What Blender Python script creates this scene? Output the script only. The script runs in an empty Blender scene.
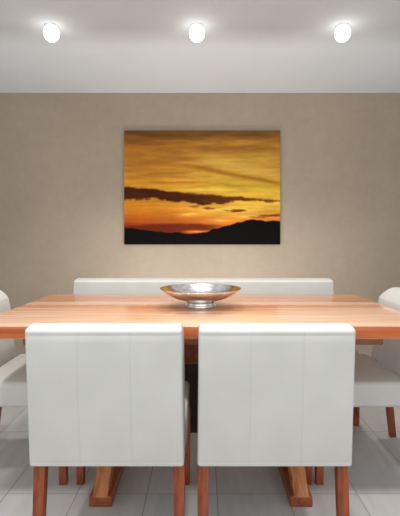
import bpy, bmesh, math, random
from mathutils import Vector, noise
random.seed(4)
scn = bpy.context.scene
COL = scn.collection

# ------------------------------------------------------------------ helpers
def s2l(c):
    return c / 12.92 if c <= 0.04045 else ((c + 0.055) / 1.055) ** 2.4

def rgb(r, g, b):
    return (s2l(r / 255), s2l(g / 255), s2l(b / 255), 1.0)

def tag(o, label=None, cat=None, group=None, kind=None):
    if label: o['label'] = label
    if cat: o['category'] = cat
    if group: o['group'] = group
    if kind: o['kind'] = kind
    return o

def empty(name, loc, rz=0.0):
    o = bpy.data.objects.new(name, None)
    o.empty_display_size = 0.1
    COL.objects.link(o)
    o.location = loc
    o.rotation_euler = (0, 0, rz)
    return o

def obj(name, bm, mats, parent=None, smooth=True):
    me = bpy.data.meshes.new(name)
    bmesh.ops.recalc_face_normals(bm, faces=bm.faces[:])
    bm.to_mesh(me)
    bm.free()
    if smooth:
        me.polygons.foreach_set('use_smooth', [True] * len(me.polygons))
    for m in (mats if isinstance(mats, (list, tuple)) else [mats]):
        me.materials.append(m)
    o = bpy.data.objects.new(name, me)
    COL.objects.link(o)
    if parent: o.parent = parent
    return o

def copy_tree(o, parent=None):
    c = o.copy()
    COL.objects.link(c)
    if parent: c.parent = parent
    for ch in [x for x in bpy.data.objects if x.parent == o]:
        copy_tree(ch, c)
    return c

def axis(h, r, seg, inner):
    """grid stops along one axis of half-length h: rounded rim stops plus inner stops"""
    out = []
    for i in range(seg + 1):
        out.append(-h + r - r * math.tan(math.pi / 4 * (1 - i / seg)))
    for p in sorted(inner):
        if -h + r + 1e-4 < p < h - r - 1e-4 and p - out[-1] > 4e-4: out.append(p)
    for i in range(seg + 1):
        out.append(h - r + r * math.tan(math.pi / 4 * (i / seg)))
    return out

def rounded_box(sx, sy, sz, r, inner=((), (), ()), seg=3, deform=None, bm=None, off=(0, 0, 0)):
    """box with rounded edges, centred on off; deform(p) bends it in local space"""
    bm = bm or bmesh.new()
    h = (sx / 2, sy / 2, sz / 2)
    ax = [axis(h[i], r, seg, inner[i]) for i in range(3)]
    n = [len(a) - 1 for a in ax]
    V = {}
    def vert(i, j, k):
        key = (i, j, k)
        if key not in V:
            p = Vector((ax[0][i], ax[1][j], ax[2][k]))
            q = Vector([max(-(h[t] - r), min(h[t] - r, p[t])) for t in range(3)])
            d = p - q
            if d.length > 1e-9: p = q + d.normalized() * r
            if deform: p = Vector(deform(p))
            V[key] = bm.verts.new(p + Vector(off))
        return V[key]
    def quad(*ks):
        try: bm.faces.new([vert(*k) for k in ks])
        except ValueError: pass
    for i in range(n[0]):
        for j in range(n[1]):
            for k in (0, n[2]): quad((i, j, k), (i + 1, j, k), (i + 1, j + 1, k), (i, j + 1, k))
        for k in range(n[2]):
            for j in (0, n[1]): quad((i, j, k), (i + 1, j, k), (i + 1, j, k + 1), (i, j, k + 1))
    for j in range(n[1]):
        for k in range(n[2]):
            for i in (0, n[0]): quad((i, j, k), (i, j + 1, k), (i, j + 1, k + 1), (i, j, k + 1))
    return bm

def lathe(profile, seg=64, bm=None):
    bm = bm or bmesh.new()
    rings = []
    for r, z in profile:
        if r < 1e-6:
            rings.append([bm.verts.new((0, 0, z))])
        else:
            rings.append([bm.verts.new((r * math.cos(2 * math.pi * i / seg), r * math.sin(2 * math.pi * i / seg), z)) for i in range(seg)])
    for a, b in zip(rings, rings[1:]):
        for i in range(seg):
            j = (i + 1) % seg
            if len(a) == 1 and len(b) == 1: continue
            if len(a) == 1: bm.faces.new((a[0], b[i], b[j]))
            elif len(b) == 1: bm.faces.new((a[i], a[j], b[0]))
            else: bm.faces.new((a[i], a[j], b[j], b[i]))
    return bm

# ------------------------------------------------------------------ materials
class NT:
    def __init__(self, name, rough=0.5, spec=0.5, metal=0.0):
        self.m = bpy.data.materials.new(name)
        self.m.use_nodes = True
        self.t = self.m.node_tree
        self.b = self.t.nodes['Principled BSDF']
        self.b.inputs['Roughness'].default_value = rough
        self.b.inputs['Specular IOR Level'].default_value = spec
        self.b.inputs['Metallic'].default_value = metal
    def n(self, kind, **kw):
        nd = self.t.nodes.new(kind)
        for k, v in kw.items():
            if k.startswith('i_'):
                key = k[2:]
                key = int(key) if key.isdigit() else key
                nd.inputs[key].default_value = v
            else: setattr(nd, k, v)
        return nd
    def l(self, a, b): self.t.links.new(a, b)
    def math(self, op, a, b=None, c=None):
        nd = self.n('ShaderNodeMath', operation=op)
        for i, v in enumerate((a, b, c)):
            if v is None: continue
            if isinstance(v, (int, float)): nd.inputs[i].default_value = v
            else: self.l(v, nd.inputs[i])
        return nd.outputs[0]
    def mix(self, fac, a, b, blend='MIX'):
        nd = self.n('ShaderNodeMix', data_type='RGBA', blend_type=blend)
        for sock, v in ((nd.inputs['Factor'], fac), (nd.inputs['A'], a), (nd.inputs['B'], b)):
            if isinstance(v, (int, float, tuple)): sock.default_value = v
            else: self.l(v, sock)
        return nd.outputs['Result']
    def ramp(self, fac, stops):
        nd = self.n('ShaderNodeValToRGB')
        e = nd.color_ramp.elements
        while len(e) < len(stops): e.new(0.5)
        for el, (p, c) in zip(e, stops):
            el.position = p; el.color = c
        self.l(fac, nd.inputs[0])
        return nd.outputs[0]
    def coords(self, scale=(1, 1, 1), kind='Object'):
        tc = self.n('ShaderNodeTexCoord')
        mp = self.n('ShaderNodeMapping')
        mp.inputs['Scale'].default_value = scale
        self.l(tc.outputs[kind], mp.inputs[0])
        return mp.outputs[0]
    def noise(self, vec, scale, detail=4, rough=0.5):
        nd = self.n('ShaderNodeTexNoise', i_Scale=scale, i_Detail=detail, i_Roughness=rough)
        self.l(vec, nd.inputs['Vector'])
        return nd.outputs['Fac']
    def bump(self, h, strength, dist=0.002):
        nd = self.n('ShaderNodeBump', i_Strength=strength, i_Distance=dist)
        self.l(h, nd.inputs['Height'])
        self.l(nd.outputs[0], self.b.inputs['Normal'])
    def col(self, sock): self.l(sock, self.b.inputs['Base Color'])

def mat_leather(seam=None):
    t = NT('white_leather', 0.42, 0.4)
    v = t.coords()
    f = t.noise(v, 7, 3)
    c = t.ramp(f, [(0.3, rgb(198, 197, 192)), (0.7, rgb(205, 204, 199))])
    if seam:
        sp = t.n('ShaderNodeSeparateXYZ')
        t.l(v, sp.inputs[0])
        d = t.math('ABSOLUTE', t.math('SUBTRACT', t.math('ABSOLUTE', sp.outputs[0]), seam))
        k = t.math('MULTIPLY', t.math('LESS_THAN', d, 0.0022), 0.07)
        c = t.mix(k, c, rgb(120, 120, 116))
    t.col(c)
    t.bump(t.noise(v, 260, 2), 0.12, 0.001)
    return t.m

def mat_wood(name, dark, mid, light, stretch, scale=1.0, rough=0.35, spec=0.5, bump=0.05):
    t = NT(name, rough, spec)
    v = t.coords(stretch)
    a = t.noise(v, 5 * scale, 6, 0.6)
    b = t.noise(v, 22 * scale, 3, 0.5)
    f = t.math('ADD', t.math('MULTIPLY', a, 0.7), t.math('MULTIPLY', b, 0.3))
    t.col(t.ramp(f, [(0.34, dark), (0.5, mid), (0.66, light)]))
    t.bump(b, bump, 0.001)
    return t.m

def mat_tabletop():
    t = NT('cherry_planks', 0.22, 0.6)
    t.b.inputs['Coat Weight'].default_value = 0.5
    t.b.inputs['Coat Roughness'].default_value = 0.12
    tc = t.n('ShaderNodeTexCoord')
    sp = t.n('ShaderNodeSeparateXYZ')
    t.l(tc.outputs['Object'], sp.inputs[0])
    x, y = sp.outputs[0], sp.outputs[1]
    pw = 0.094
    row = t.math('FLOOR', t.math('DIVIDE', t.math('ADD', y, 0.5), pw))
    wn = t.n('ShaderNodeTexWhiteNoise', noise_dimensions='1D')
    t.l(t.math('ADD', row, 7.3), wn.inputs['W'])
    # grain running along x, shifted per plank
    cb = t.n('ShaderNodeCombineXYZ')
    t.l(t.math('ADD', t.math('MULTIPLY', x, 0.9), t.math('MULTIPLY', wn.outputs['Value'], 40)), cb.inputs[0])
    t.l(t.math('MULTIPLY', y, 16), cb.inputs[1])
    t.l(t.math('MULTIPLY', sp.outputs[2], 16), cb.inputs[2])
    g = t.noise(cb.outputs[0], 1.6, 6, 0.62)
    g2 = t.noise(cb.outputs[0], 7.0, 3, 0.5)
    f = t.math('ADD', t.math('MULTIPLY', g, 0.55), t.math('MULTIPLY', g2, 0.15))
    pale = t.n('ShaderNodeValToRGB')                # tone per plank row: orange far side, near side paled to mimic reflected light
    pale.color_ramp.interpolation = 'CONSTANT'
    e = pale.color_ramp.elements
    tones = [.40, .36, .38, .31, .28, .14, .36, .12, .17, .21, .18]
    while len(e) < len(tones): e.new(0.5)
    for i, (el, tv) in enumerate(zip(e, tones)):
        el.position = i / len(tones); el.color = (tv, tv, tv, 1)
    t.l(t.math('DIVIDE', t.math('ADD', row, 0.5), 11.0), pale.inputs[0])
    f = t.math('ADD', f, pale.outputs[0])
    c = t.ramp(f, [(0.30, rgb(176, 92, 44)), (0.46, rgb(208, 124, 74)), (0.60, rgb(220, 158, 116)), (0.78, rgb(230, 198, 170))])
    fr = t.math('FRACT', t.math('DIVIDE', t.math('ADD', y, 0.5), pw))
    seam = t.math('LESS_THAN', fr, 0.018)
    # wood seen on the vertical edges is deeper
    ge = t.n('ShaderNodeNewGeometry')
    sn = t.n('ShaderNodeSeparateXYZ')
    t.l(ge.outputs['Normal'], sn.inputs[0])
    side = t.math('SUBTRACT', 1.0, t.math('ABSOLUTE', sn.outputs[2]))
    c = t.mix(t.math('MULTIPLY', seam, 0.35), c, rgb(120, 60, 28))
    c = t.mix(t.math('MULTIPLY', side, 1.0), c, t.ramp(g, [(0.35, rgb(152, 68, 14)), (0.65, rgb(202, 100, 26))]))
    t.col(c)
    return t.m

def mat_wall():
    t = NT('taupe_plaster', 0.85, 0.2)
    v = t.coords()
    f = t.math('ADD', t.math('MULTIPLY', t.noise(v, 1.1, 5, 0.6), 0.6), t.math('MULTIPLY', t.noise(v, 14, 5, 0.7), 0.4))
    t.col(t.ramp(f, [(0.36, rgb(160, 145, 127)), (0.64, rgb(171, 156, 138))]))
    t.bump(t.noise(v, 55, 4), 0.15, 0.002)
    return t.m

def mat_ceiling():
    t = NT('painted_ceiling', 0.8, 0.2)
    v = t.coords()
    t.col(t.ramp(t.noise(v, 2.0, 3), [(0.3, rgb(214, 220, 224)), (0.7, rgb(218, 224, 228))]))
    return t.m

def mat_floor():
    t = NT('grey_floor_tiles', 0.38, 0.45)
    tc = t.n('ShaderNodeTexCoord')
    sp = t.n('ShaderNodeSeparateXYZ')
    t.l(tc.outputs['Object'], sp.inputs[0])
    u = t.math('DIVIDE', t.math('ADD', sp.outputs[0], 30 + 0.84), 0.30)
    w = t.math('DIVIDE', t.math('ADD', sp.outputs[1], 30 - 1.885), 0.60)
    cb = t.n('ShaderNodeCombineXYZ')
    t.l(t.math('FLOOR', u), cb.inputs[0]); t.l(t.math('FLOOR', w), cb.inputs[1])
    wn = t.n('ShaderNodeTexWhiteNoise', noise_dimensions='2D')
    t.l(cb.outputs[0], wn.inputs['Vector'])
    fu, fw = t.math('FRACT', u), t.math('FRACT', w)
    eu = t.math('MINIMUM', fu, t.math('SUBTRACT', 1.0, fu))
    ew = t.math('MINIMUM', fw, t.math('SUBTRACT', 1.0, fw))
    g = t.math('MAXIMUM', t.math('LESS_THAN', eu, 0.008), t.math('LESS_THAN', ew, 0.004))
    # soft brushed streaks along each tile
    cv = t.n('ShaderNodeCombineXYZ')
    t.l(t.math('MULTIPLY', sp.outputs[0], 9), cv.inputs[0])
    t.l(t.math('MULTIPLY', sp.outputs[1], 1.1), cv.inputs[1])
    t.l(t.math('MULTIPLY', wn.outputs['Value'], 20), cv.inputs[2])
    st = t.noise(cv.outputs[0], 1.6, 5, 0.6)
    base = t.ramp(st, [(0.3, rgb(194, 192, 191)), (0.7, rgb(212, 210, 209))])
    tint = t.ramp(wn.outputs['Value'], [(0.0, (0.9, 0.9, 0.9, 1)), (1.0, (1, 1, 1, 1))])
    c = t.mix(1.0, base, tint, 'MULTIPLY')
    c = t.mix(t.math('MULTIPLY', g, 0.6), c, rgb(110, 108, 105))
    t.col(c)
    return t.m

def mat_plain(name, c, rough=0.5, metal=0.0, spec=0.5):
    t = NT(name, rough, spec, metal)
    v = t.coords()
    f = t.noise(v, 30, 2)
    t.col(t.ramp(f, [(0.3, tuple(x * 0.96 for x in c[:3]) + (1,)), (0.7, c)]))
    return t.m

def mat_bowl():
    t = NT('polished_silver', 0.16, 0.5, 1.0)
    v = t.coords()
    f = t.noise(v, 34, 3, 0.6)
    t.col(t.ramp(f, [(0.35, rgb(205, 205, 208)), (0.65, rgb(240, 240, 242))]))
    t.bump(t.noise(v, 60, 3), 0.35, 0.003)
    return t.m

def mat_bulb():
    t = NT('lit_lamp', 0.4)
    t.b.inputs['Base Color'].default_value = (1, 1, 1, 1)
    t.b.inputs['Emission Color'].default_value = (1.0, 0.97, 0.93, 1)
    t.b.inputs['Emission Strength'].default_value = 2.6
    return t.m

M = dict(
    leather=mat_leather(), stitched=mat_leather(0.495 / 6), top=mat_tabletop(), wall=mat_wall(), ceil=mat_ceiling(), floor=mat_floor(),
    chairleg=mat_wood('mahogany_leg', rgb(102, 42, 18), rgb(140, 64, 30), rgb(166, 86, 46), (6, 6, 0.8), rough=0.4),
    trestle=mat_wood('cherry_trestle', rgb(158, 88, 44), rgb(194, 122, 74), rgb(212, 148, 102), (5, 1, 1), rough=0.38),
    foot=mat_wood('cherry_foot', rgb(112, 54, 28), rgb(148, 76, 42), rgb(172, 98, 58), (5, 0.8, 5), rough=0.38),
    rail=mat_wood('cherry_rail', rgb(118, 66, 40), rgb(150, 88, 58), rgb(166, 104, 72), (0.8, 5, 5), rough=0.4),
    dark=mat_wood('shade_board', rgb(34, 20, 14), rgb(44, 26, 18), rgb(56, 34, 24), (0.8, 5, 5), rough=0.6),  # near-black tone of the added board that stands in for shade
    bowl=mat_bowl(), trim=mat_plain('white_trim', rgb(215, 216, 216), 0.5), bulb=mat_bulb(),
)

# ------------------------------------------------------------------ setting
WALL_Y, CEIL_Z = 3.97, 2.40
def slab(name, x0, x1, y0, y1, z0, z1, m):
    bm = bmesh.new()
    vs = [bm.verts.new(p) for p in ((x0,y0,z0),(x1,y0,z0),(x1,y1,z0),(x0,y1,z0),(x0,y0,z1),(x1,y0,z1),(x1,y1,z1),(x0,y1,z1))]
    for f in ((0,3,2,1),(4,5,6,7),(0,1,5,4),(1,2,6,5),(2,3,7,6),(3,0,4,7)): bm.faces.new([vs[i] for i in f])
    return tag(obj(name, bm, m, None, False), kind='structure')
slab('floor', -4.5, 4.5, -3.0, WALL_Y, -0.1, 0.0, M['floor'])
slab('wall_back', -4.5, 4.5, WALL_Y, WALL_Y + 0.12, -0.1, CEIL_Z + 0.1, M['wall'])
slab('ceiling', -4.5, 4.5, -3.0, WALL_Y, CEIL_Z, CEIL_Z + 0.1, M['ceil'])

# ------------------------------------------------------------------ chairs
def backrest_bm(w, z0, z1, t_low, t_top, lean_out, lean_in_y, nx, seams, taper=0.02, drop=0.055):
    """upholstered panel: outer face at y=0 at its foot, leaning back; seams sewn into the outer face"""
    hz = z1 - z0
    ty = 0.10
    ix = []
    for s in seams: ix += [s - 0.006, s - 0.0025, s, s + 0.0025, s + 0.006]
    ix += [(-0.5 + i / nx) * w for i in range(1, nx)]
    ix = sorted(ix)
    zl = []
    for zz in (-hz / 2 + 0.019, hz / 2 - 0.019):
        zl += [zz - 0.005, zz - 0.002, zz, zz + 0.002, zz + 0.005]
    iz = zl + [(-0.5 + i / 10) * hz for i in range(1, 10)]
    def deform(p):
        x, y, z = p
        k = (z + hz / 2) / hz
        t = (y + ty / 2) / ty                      # 0 outer, 1 inner
        yo = -lean_out * k
        yi = t_low + (lean_in_y - t_low) * k
        puff = 0.006 * (1 - min(1, (2 * x / w) ** 4)) * (1 - min(1, (2 * k - 1) ** 4))
        yy = yo * (1 - t) + yi * t + (puff if t > 0.5 else -puff * 0.6)
        if t < 0.02:                               # sewn seams on the outer face
            for s in seams:
                d = abs(x - s)
                if d < 0.005: yy += 0.0004 * (1 - d / 0.005)
            for s in (-hz / 2 + 0.019, hz / 2 - 0.019):
                d = abs(z - s)
                if d < 0.004: yy += 0.0015 * (1 - d / 0.004)
        xx = x * (1 + taper * (0.4 - k))
        if k > 0.8: z += (0.009 * min(1, t * 3) - drop * (max(0, t - 0.35) / 0.65) ** 2) * (k - 0.8) / 0.2
        return (xx, yy, z)
    return rounded_box(w, ty, hz, 0.010, (ix, [(-0.5 + i / 10) * ty for i in range(1, 10)], iz), 4, deform)

def seat_bm(w, d, z0, z1):
    hz = z1 - z0
    def deform(p):
        x, y, z = p
        if z > 0: z += 0.010 * (1 - (2 * x / w) ** 4) * (1 - (2 * y / d) ** 4)
        return (x, y, z)
    ix = [(-0.5 + i / 14) * w for i in range(1, 14)]
    iy = [(-0.5 + i / 10) * d for i in range(1, 10)]
    return rounded_box(w, d, hz, 0.020, (ix, iy, (-0.01, 0.01)), 3, deform)

def leg_bm(h, top, bot, splay_y):
    def deform(p):
        x, y, z = p
        k = 0.5 - z / h                            # 0 top, 1 bottom
        f = 1 + (bot / top - 1) * k
        return (x * f, y * f + splay_y * k, z)
    return rounded_box(top, top, h, 0.003, ((), (), [(-0.5 + i / 6) * h for i in range(1, 6)]), 2, deform)

SEAT_Z0, SEAT_Z1, DEPTH = 0.340, 0.453, 0.585

def make_seating(name, w, back_w, back_top, legs_x, seams, nx, taper=0.018, drop=0.055):
    root = empty(name, (0, 0, 0))
    s = obj('seat', seat_bm(w, DEPTH - 0.156, SEAT_Z0, SEAT_Z1), M['leather'], root)
    s.location = (0, 0.078, (SEAT_Z0 + SEAT_Z1) / 2)
    b = obj('backrest', backrest_bm(back_w, 0.360, back_top, 0.150, 0.1, 0.050, 0.098, nx, seams, taper, drop), M['stitched' if seams else 'leather'], root)
    b.location = (0, -DEPTH / 2, (0.360 + back_top) / 2)
    hl = 0.350
    for lx in legs_x:
        f = obj('leg', leg_bm(hl, 0.038, 0.032, 0.0), M['chairleg'], root)
        f.location = (lx * 1.02, DEPTH / 2 - 0.030, hl / 2)
        r = obj('leg', leg_bm(hl, 0.038, 0.032, -0.035), M['chairleg'], root)
        r.location = (lx, -DEPTH / 2 + 0.062, hl / 2)
    return root

BW = 0.495
chair = make_seating('dining_chair', 0.50, BW, 0.814, (-0.231, 0.231), (-BW / 6, BW / 6), 12)
spots = [
    ((-0.310, 1.7025, 0), 0.0, 'white leather dining chair with its back to us, left one of the front pair'),
    ((0.231, 1.7025, 0), 0.0, 'white leather dining chair with its back to us, right one of the front pair'),
    ((-0.885, 2.200, 0), -math.pi / 2, 'white leather dining chair at the left end of the table, cut by the photo edge'),
    ((0.781, 2.200, 0), math.pi / 2, 'white leather dining chair at the right end of the table, showing its curved backrest'),
]
for i, (loc, rz, lab) in enumerate(spots):
    c = chair if i == 0 else copy_tree(chair)
    c.location = loc
    c.rotation_euler = (0, 0, rz)
    tag(c, lab, 'chair', 'white dining chairs around the table')

bench = make_seating('dining_bench', 1.82, 1.80, 0.800, (-0.872, 0.872), (), 16, 0.006, 0.012)
bench.location = (0.004, 2.835, 0)
bench.rotation_euler = (0, 0, math.pi)
tag(bench, 'long white leather bench with a straight backrest behind the table, along the wall', 'bench')

# ------------------------------------------------------------------ table
TX, TY, TZ = 0.0, 2.149, 0.76
table = empty('dining_table', (TX, TY, 0))
tag(table, 'long cherry wood trestle dining table with a glossy planked top', 'table')
TD, TL, TT = 0.94, 1.80, 0.050
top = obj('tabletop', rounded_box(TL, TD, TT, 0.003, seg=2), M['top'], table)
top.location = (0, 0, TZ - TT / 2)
ZB = TZ - TT
def trestle_leg_bm(sgn):
    """tapered curved leg: from the end of the foot up to the middle of the top"""
    bm = bmesh.new()
    N = 14
    rings = []
    for i in range(N + 1):
        k = i / N
        z = 0.042 + (ZB - 0.042) * k
        y = 0.322 - 0.30 * (1 - (1 - k) ** 2.3)
        dy = -0.30 * 2.3 * (1 - k) ** 1.3
        hy = 0.030 * math.sqrt(1 + (dy / (ZB - 0.042)) ** 2) * (1 if i else 0.9)
        hx = 0.030
        rings.append([bm.verts.new((sx * hx, sgn * (y + sy * hy), z)) for sx, sy in ((-1, -1), (1, -1), (1, 1), (-1, 1))])
    for a, b in zip(rings, rings[1:]):
        for q in range(4):
            w = (q + 1) % 4
            bm.faces.new((a[q], a[w], b[w], b[q]))
    bm.faces.new(rings[0]); bm.faces.new(rings[-1])
    bmesh.ops.bevel(bm, geom=[e for e in bm.edges if abs((e.verts[0].co - e.verts[1].co).x) < 1e-6 and len(e.link_faces) == 2 and e.calc_face_angle(0) > 1.0], offset=0.004, segments=2, affect='EDGES')
    return bm
for sx in (-1, 1):
    fx = 0.410 * sx - 0.009
    f = obj('trestle_foot', rounded_box(0.092, 0.72, 0.044, 0.006, seg=2), M['foot'], table)
    f.location = (fx, 0, 0.022)
    for sg in (-1, 1):
        l = obj('trestle_leg', trestle_leg_bm(sg), M['trestle'], table, smooth=False)
        l.location = (fx, 0, 0)
for sg in (-1, 1):
    r = obj('support_rail', rounded_box(1.47, 0.055, 0.050, 0.004, seg=2), M['rail'], table)
    r.location = (0, sg * 0.33, ZB - 0.025)
st = obj('stretcher', rounded_box(0.80, 0.04, 0.22, 0.004, seg=2), M['foot'], table)
st.location = (0, 0, ZB - 0.11)
lo = obj('under_table_shade', rounded_box(0.86, 0.035, 0.33, 0.004, seg=2), M['dark'], table)  # added board, near-black to stand in for the deep shade under the table
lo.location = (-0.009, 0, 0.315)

# ------------------------------------------------------------------ bowl
bowl = empty('fruit_bowl', (-0.012, 2.150, TZ))
tag(bowl, 'wide shallow polished silver bowl on a short foot, standing empty on the table', 'bowl')
R = 0.197
prof_out, prof_in = [], []
for i in range(15):
    k = i / 14
    r = R * k
    prof_out.append((r, 0.026 + 0.031 * (k ** 2 + k ** 3.6)))
    prof_in.append((r * 0.985, 0.0305 + 0.030 * (k ** 2 + k ** 3.6)))
prof = prof_out + [(R * 1.004, 0.0895), (R * 1.0, 0.0915)] + prof_in[::-1]
obj('dish', lathe(prof, 96), M['bowl'], bowl)
obj('foot_ring', lathe([(0.0, 0.004), (0.066, 0.004), (0.068, 0.001), (0.074, 0.001), (0.074, 0.006), (0.068, 0.012), (0.066, 0.0265), (0.070, 0.0295), (0.0, 0.0295)], 64), M['bowl'], bowl)

# ------------------------------------------------------------------ picture on the wall
def lerp(a, b, t): return a + (b - a) * t
def curve(pts, u):
    if u <= pts[0][0]: return pts[0][1]
    for (a, p), (b, q) in zip(pts, pts[1:]):
        if u <= b:
            t = (u - a) / (b - a); t = t * t * (3 - 2 * t)
            return lerp(p, q, t)
    return pts[-1][1]
def ccurve(pts, u): return [curve([(p, c[i]) for p, c in pts], u) for i in range(3)]
def nz(u, v, s=0): return noise.fractal(Vector((u, v, s)), 0.6, 2.0, 5)
def sm(a, b, x):
    t = max(0, min(1, (x - a) / (b - a))); return t * t * (3 - 2 * t)
def cmix(a, b, t): return [lerp(x, y, t) for x, y in zip(a, b)]
SKY_L = [(0, (104, 72, 36)), (.07, (132, 84, 36)), (.15, (168, 108, 42)), (.28, (186, 126, 46)), (.40, (196, 134, 44)), (.50, (206, 142, 46)),
         (.62, (206, 134, 42)), (.70, (204, 122, 36)), (.78, (182, 88, 28)), (.86, (128, 48, 24)), (1, (110, 40, 20))]
SKY_R = [(0, (112, 80, 40)), (.07, (144, 96, 42)), (.15, (176, 124, 50)), (.28, (196, 150, 60)), (.40, (206, 160, 58)), (.50, (220, 178, 58)),
         (.62, (224, 176, 62)), (.72, (218, 158, 56)), (.80, (206, 122, 46)), (.9, (200, 106, 40)), (1, (180, 80, 30))]
def sunset(u, v):
    n1 = nz(u * 2.2, v * 15, 1)
    n2 = nz(u * 6, v * 40, 2)
    vv = v + 0.03 * n1
    c = cmix(ccurve(SKY_L, vv), ccurve(SKY_R, vv), sm(0.1, 0.75, u + 0.1 * n1))
    b = 1 + 0.11 * n1 + 0.07 * n2
    c = [x * b for x in c]
    # slanting darker streak and the paler one above it, upper right
    for (u0, v0, u1, v1, wd, colr, am) in ((.42, .31, 1.05, .48, .020, (150, 90, 32), .7), (.45, .24, 1.0, .39, .035, (214, 172, 84), .55),
                                           (.0, .30, .5, .24, .02, (160, 100, 40), .4), (.12, .455, .5, .45, .014, (176, 96, 32), .6)):
        if u0 - .1 < u < u1 + .1:
            vc = v0 + (v1 - v0) * (u - u0) / (u1 - u0) + .006 * n1
            e = sm(u0 - .1, u0 + .12, u) * (1 - sm(u1 - .12, u1 + .1, u))
            c = cmix(c, colr, am * e * math.exp(-((v - vc) / wd) ** 2))
    # bright breaks under the cloud band, right of the middle
    for (uc, vc, du, dv, am) in ((.60, .70, .14, .03, .7), (.78, .685, .16, .022, .8), (.80, .76, .14, .02, .6), (.42, .735, .10, .012, .6), (.92, .64, .08, .012, .6), (.62, .79, .08, .015, .5), (.5, .525, .25, .02, .5)):
        a = am * math.exp(-((u - uc) / du) ** 2 - ((v + .012 * n1 - vc) / dv) ** 2) * (0.75 + 0.9 * max(-.5, n2))
        c = cmix(c, (240, 200, 92), max(0, min(1, a)))
    # cloud band
    topv = curve([(0, .495), (.1, .505), (.2, .51), (.3, .535), (.5, .557), (.7, .58), (.9, .60), (1, .612)], u) + .008 * nz(u * 12, 3.1) + .006 * nz(u * 6, v * 60)
    botv = curve([(0, .600), (.15, .602), (.3, .622), (.45, .632), (.55, .650), (.62, .655), (.70, .622), (.85, .622), (.95, .632), (1, .625)], u) + .016 * nz(u * 9, 7.7) + .010 * nz(u * 5, v * 60)
    m = sm(topv - .008, topv + .012, v) * (1 - sm(botv - .012, botv + .008, v))
    dk = cmix((62, 26, 14), (104, 50, 20), sm(.3, .95, u))
    c = cmix(c, dk, m * (0.95 - .12 * max(0, n2)))
    for (uc, vc, du, dv, am) in ((.545, .684, .045, .012, .8), (.45, .668, .04, .008, .5), (.73, .706, .055, .012, .85), (.66, .70, .04, .006, .5), (.94, .742, .09, .020, .8), (.86, .765, .06, .008, .5)):
        a = am * sm(.2, .75, math.exp(-((u - uc) / du) ** 2 - ((v + .012 * n2 - vc) / dv) ** 2) + .2 * n2)
        c = cmix(c, (110, 44, 20), min(1, a))
    # far dark red haze
    hz = curve([(0, .84), (.2, .822), (.4, .815), (.6, .83), (.7, .84)], u) + .006 * nz(u * 9, 11)
    a = sm(hz - .012, hz + .01, v) * (1 - sm(.52, .68, u)) * (1 - .9 * sm(.868, .884, v) * sm(.36, .44, u))
    c = cmix(c, (96, 34, 18), .85 * a)
    a = math.exp(-((u - .46) / .07) ** 2 - ((v - .888) / .010) ** 2)
    c = cmix(c, (236, 140, 44), min(1, a))
    # black hills
    hl = curve([(0, .853), (.05, .857), (.12, .872), (.2, .882), (.28, .897), (.34, .892), (.39, .905), (.45, .90), (.52, .892), (.58, .862), (.65, .836), (.74, .803), (.79, .788), (.83, .777), (.87, .785), (.91, .797), (.95, .788), (1, .795)], u) + .005 * nz(u * 22, 5)
    c = cmix(c, (14, 11, 10), sm(hl - .004, hl + .006, v))
    return c
PW, PH, PT = 156 / 111.4, 114 / 111.4, 0.02
def picture():
    nx, ny = 220, 160
    bm = bmesh.new()
    grid = [[bm.verts.new(((i / nx - .5) * PW, -PT, (.5 - j / ny) * PH)) for i in range(nx + 1)] for j in range(ny + 1)]
    for j in range(ny):
        for i in range(nx):
            bm.faces.new((grid[j][i], grid[j + 1][i], grid[j + 1][i + 1], grid[j][i + 1]))
    bk = [bm.verts.new((sx * PW / 2, 0, sz * PH / 2)) for sx, sz in ((-1, 1), (-1, -1), (1, -1), (1, 1))]
    edges = [[grid[j][0] for j in range(ny + 1)], grid[ny], [grid[j][nx] for j in range(ny, -1, -1)], grid[0][::-1]]
    nf = len(bm.faces)
    for k, e in enumerate(edges):
        bm.faces.new(list(e) + [bk[(k + 1) % 4], bk[k]])
    bm.faces.new(bk)
    bm.faces.ensure_lookup_table()
    for f in bm.faces[nf:]: f.material_index = 1
    t = NT('sunset_print', 0.7, 0.05)
    at = t.n('ShaderNodeAttribute', attribute_name='print')
    t.col(at.outputs['Color'])
    edge = mat_plain('dark_canvas_edge', rgb(60, 42, 26), 0.7)
    o = obj('sunset_picture', bm, [t.m, edge], None, False)
    me = o.data
    ca = me.color_attributes.new('print', 'FLOAT_COLOR', 'POINT')
    buf = []
    for v in me.vertices:
        c = sunset(v.co.x / PW + .5, .5 - v.co.z / PH)
        buf += [min(1.0, s2l(max(0, x) / 255) * PIC_GAIN) for x in c] + [1.0]
    ca.data.foreach_set('color', buf)
    o.location = ((202.2 - 203) / 111.4, WALL_Y - 0.001, 1.1 + (237 - 187.5) / 111.4)
    tag(o, 'frameless sunset canvas picture with black hills hanging on the taupe wall', 'picture')
PIC_GAIN = 0.98
picture()

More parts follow.
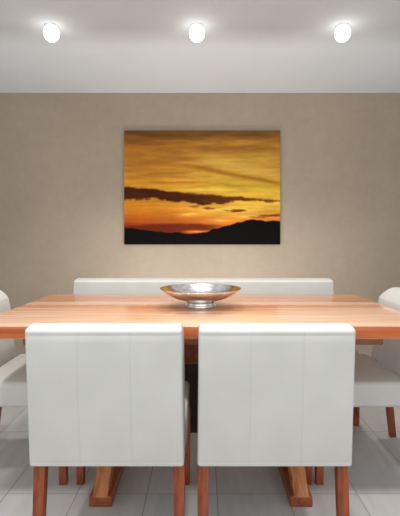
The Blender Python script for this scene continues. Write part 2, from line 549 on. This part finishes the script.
# ------------------------------------------------------------------ downlights
def make_downlight():
    root = empty('ceiling_downlight', (0, 0, CEIL_Z))
    obj('trim_ring', lathe([(0.030, -0.001), (0.030, -0.008), (0.034, -0.010), (0.041, -0.006), (0.044, -0.001)], 48), M['trim'], root)
    pr = [(0.048 * math.cos(a), -0.046 - 0.052 * math.sin(a)) for a in [-1.0 + (math.pi / 2 + 1.0) * i / 14 for i in range(15)]]
    pr[-1] = (0.0, pr[-1][1])
    obj('lamp', lathe(pr, 32), M['bulb'], root)
    return root
dl = make_downlight()
DLX = [(px - 203) * 2.71 / 440 for px in (51.5, 197, 342.5)]
DLY = 2.71
names = ['left', 'middle', 'right']
for i, x in enumerate(DLX):
    o = dl if i == 0 else copy_tree(dl)
    o.location = (x, DLY, CEIL_Z)
    tag(o, ['glowing round ceiling downlight, leftmost of the three in the row', 'glowing round ceiling downlight, middle of the row, above the picture and bowl',
            'glowing round ceiling downlight, rightmost of the three in the row'][i], 'downlight', 'ceiling downlights in a row')

def lamp(name, kind, loc, energy, target=None, **kw):
    d = bpy.data.lights.new(name, kind)
    d.energy = energy
    for k, v in kw.items(): setattr(d, k, v)
    o = bpy.data.objects.new(name, d)
    COL.objects.link(o)
    o.location = loc
    if target is not None:
        o.rotation_euler = (Vector(target) - Vector(loc)).to_track_quat('-Z', 'Y').to_euler()
    return o
for x in DLX:
    lamp('downlight_beam', 'SPOT', (x, DLY, CEIL_Z - 0.11), 42, (x, DLY, 0), spot_size=math.radians(125), spot_blend=0.9, shadow_soft_size=0.05, color=(1, .97, .93))
    lamp('downlight_glow', 'POINT', (x, DLY, CEIL_Z - 0.17), 0.3, shadow_soft_size=0.04, color=(1, .97, .93))
    lamp('near_downlight_beam', 'SPOT', (x, 1.15, CEIL_Z - 0.02), 55, (x, 1.15, 0), spot_size=math.radians(130), spot_blend=0.9, shadow_soft_size=0.08, color=(1, .97, .94))
lamp('room_fill', 'AREA', (0, -1.6, 1.5), 36, (0, 3, 1.0), shape='RECTANGLE', size=5.0, size_y=2.0, color=(1, 1, 1))

lamp('bench_back_fill', 'AREA', (0, 3.27, 0.30), 17, (0, 3.27, 3), shape='RECTANGLE', size=1.75, size_y=0.08, color=(1, 0.99, 0.98))  # added lamp hidden behind the bench to lift wall and ceiling; no real fixture
lamp('ceiling_wash', 'AREA', (0, 0.2, 1.5), 12, (0, 3.0, 2.6), shape='RECTANGLE', size=4.0, size_y=0.8, color=(1, 1, 1))
w = bpy.data.worlds.new('room_light')
scn.world = w
w.use_nodes = True
w.node_tree.nodes['Background'].inputs[0].default_value = (0.95, 0.98, 1.0, 1)
w.node_tree.nodes['Background'].inputs[1].default_value = 0.62

# ------------------------------------------------------------------ camera
cd = bpy.data.cameras.new('camera')
cam = bpy.data.objects.new('camera', cd)
COL.objects.link(cam)
cam.location = (0, 0, 1.10)
cam.rotation_euler = (math.pi / 2, 0, 0)
cd.sensor_width = 36
cd.sensor_fit = 'AUTO'
cd.lens = 440 / 516 * 36
cd.shift_x = -3 / 516
cd.shift_y = -21 / 516
cd.clip_start = 0.02
scn.camera = cam
scn.view_settings.view_transform = 'Standard'
scn.view_settings.look = 'None'
scn.view_settings.exposure = 0
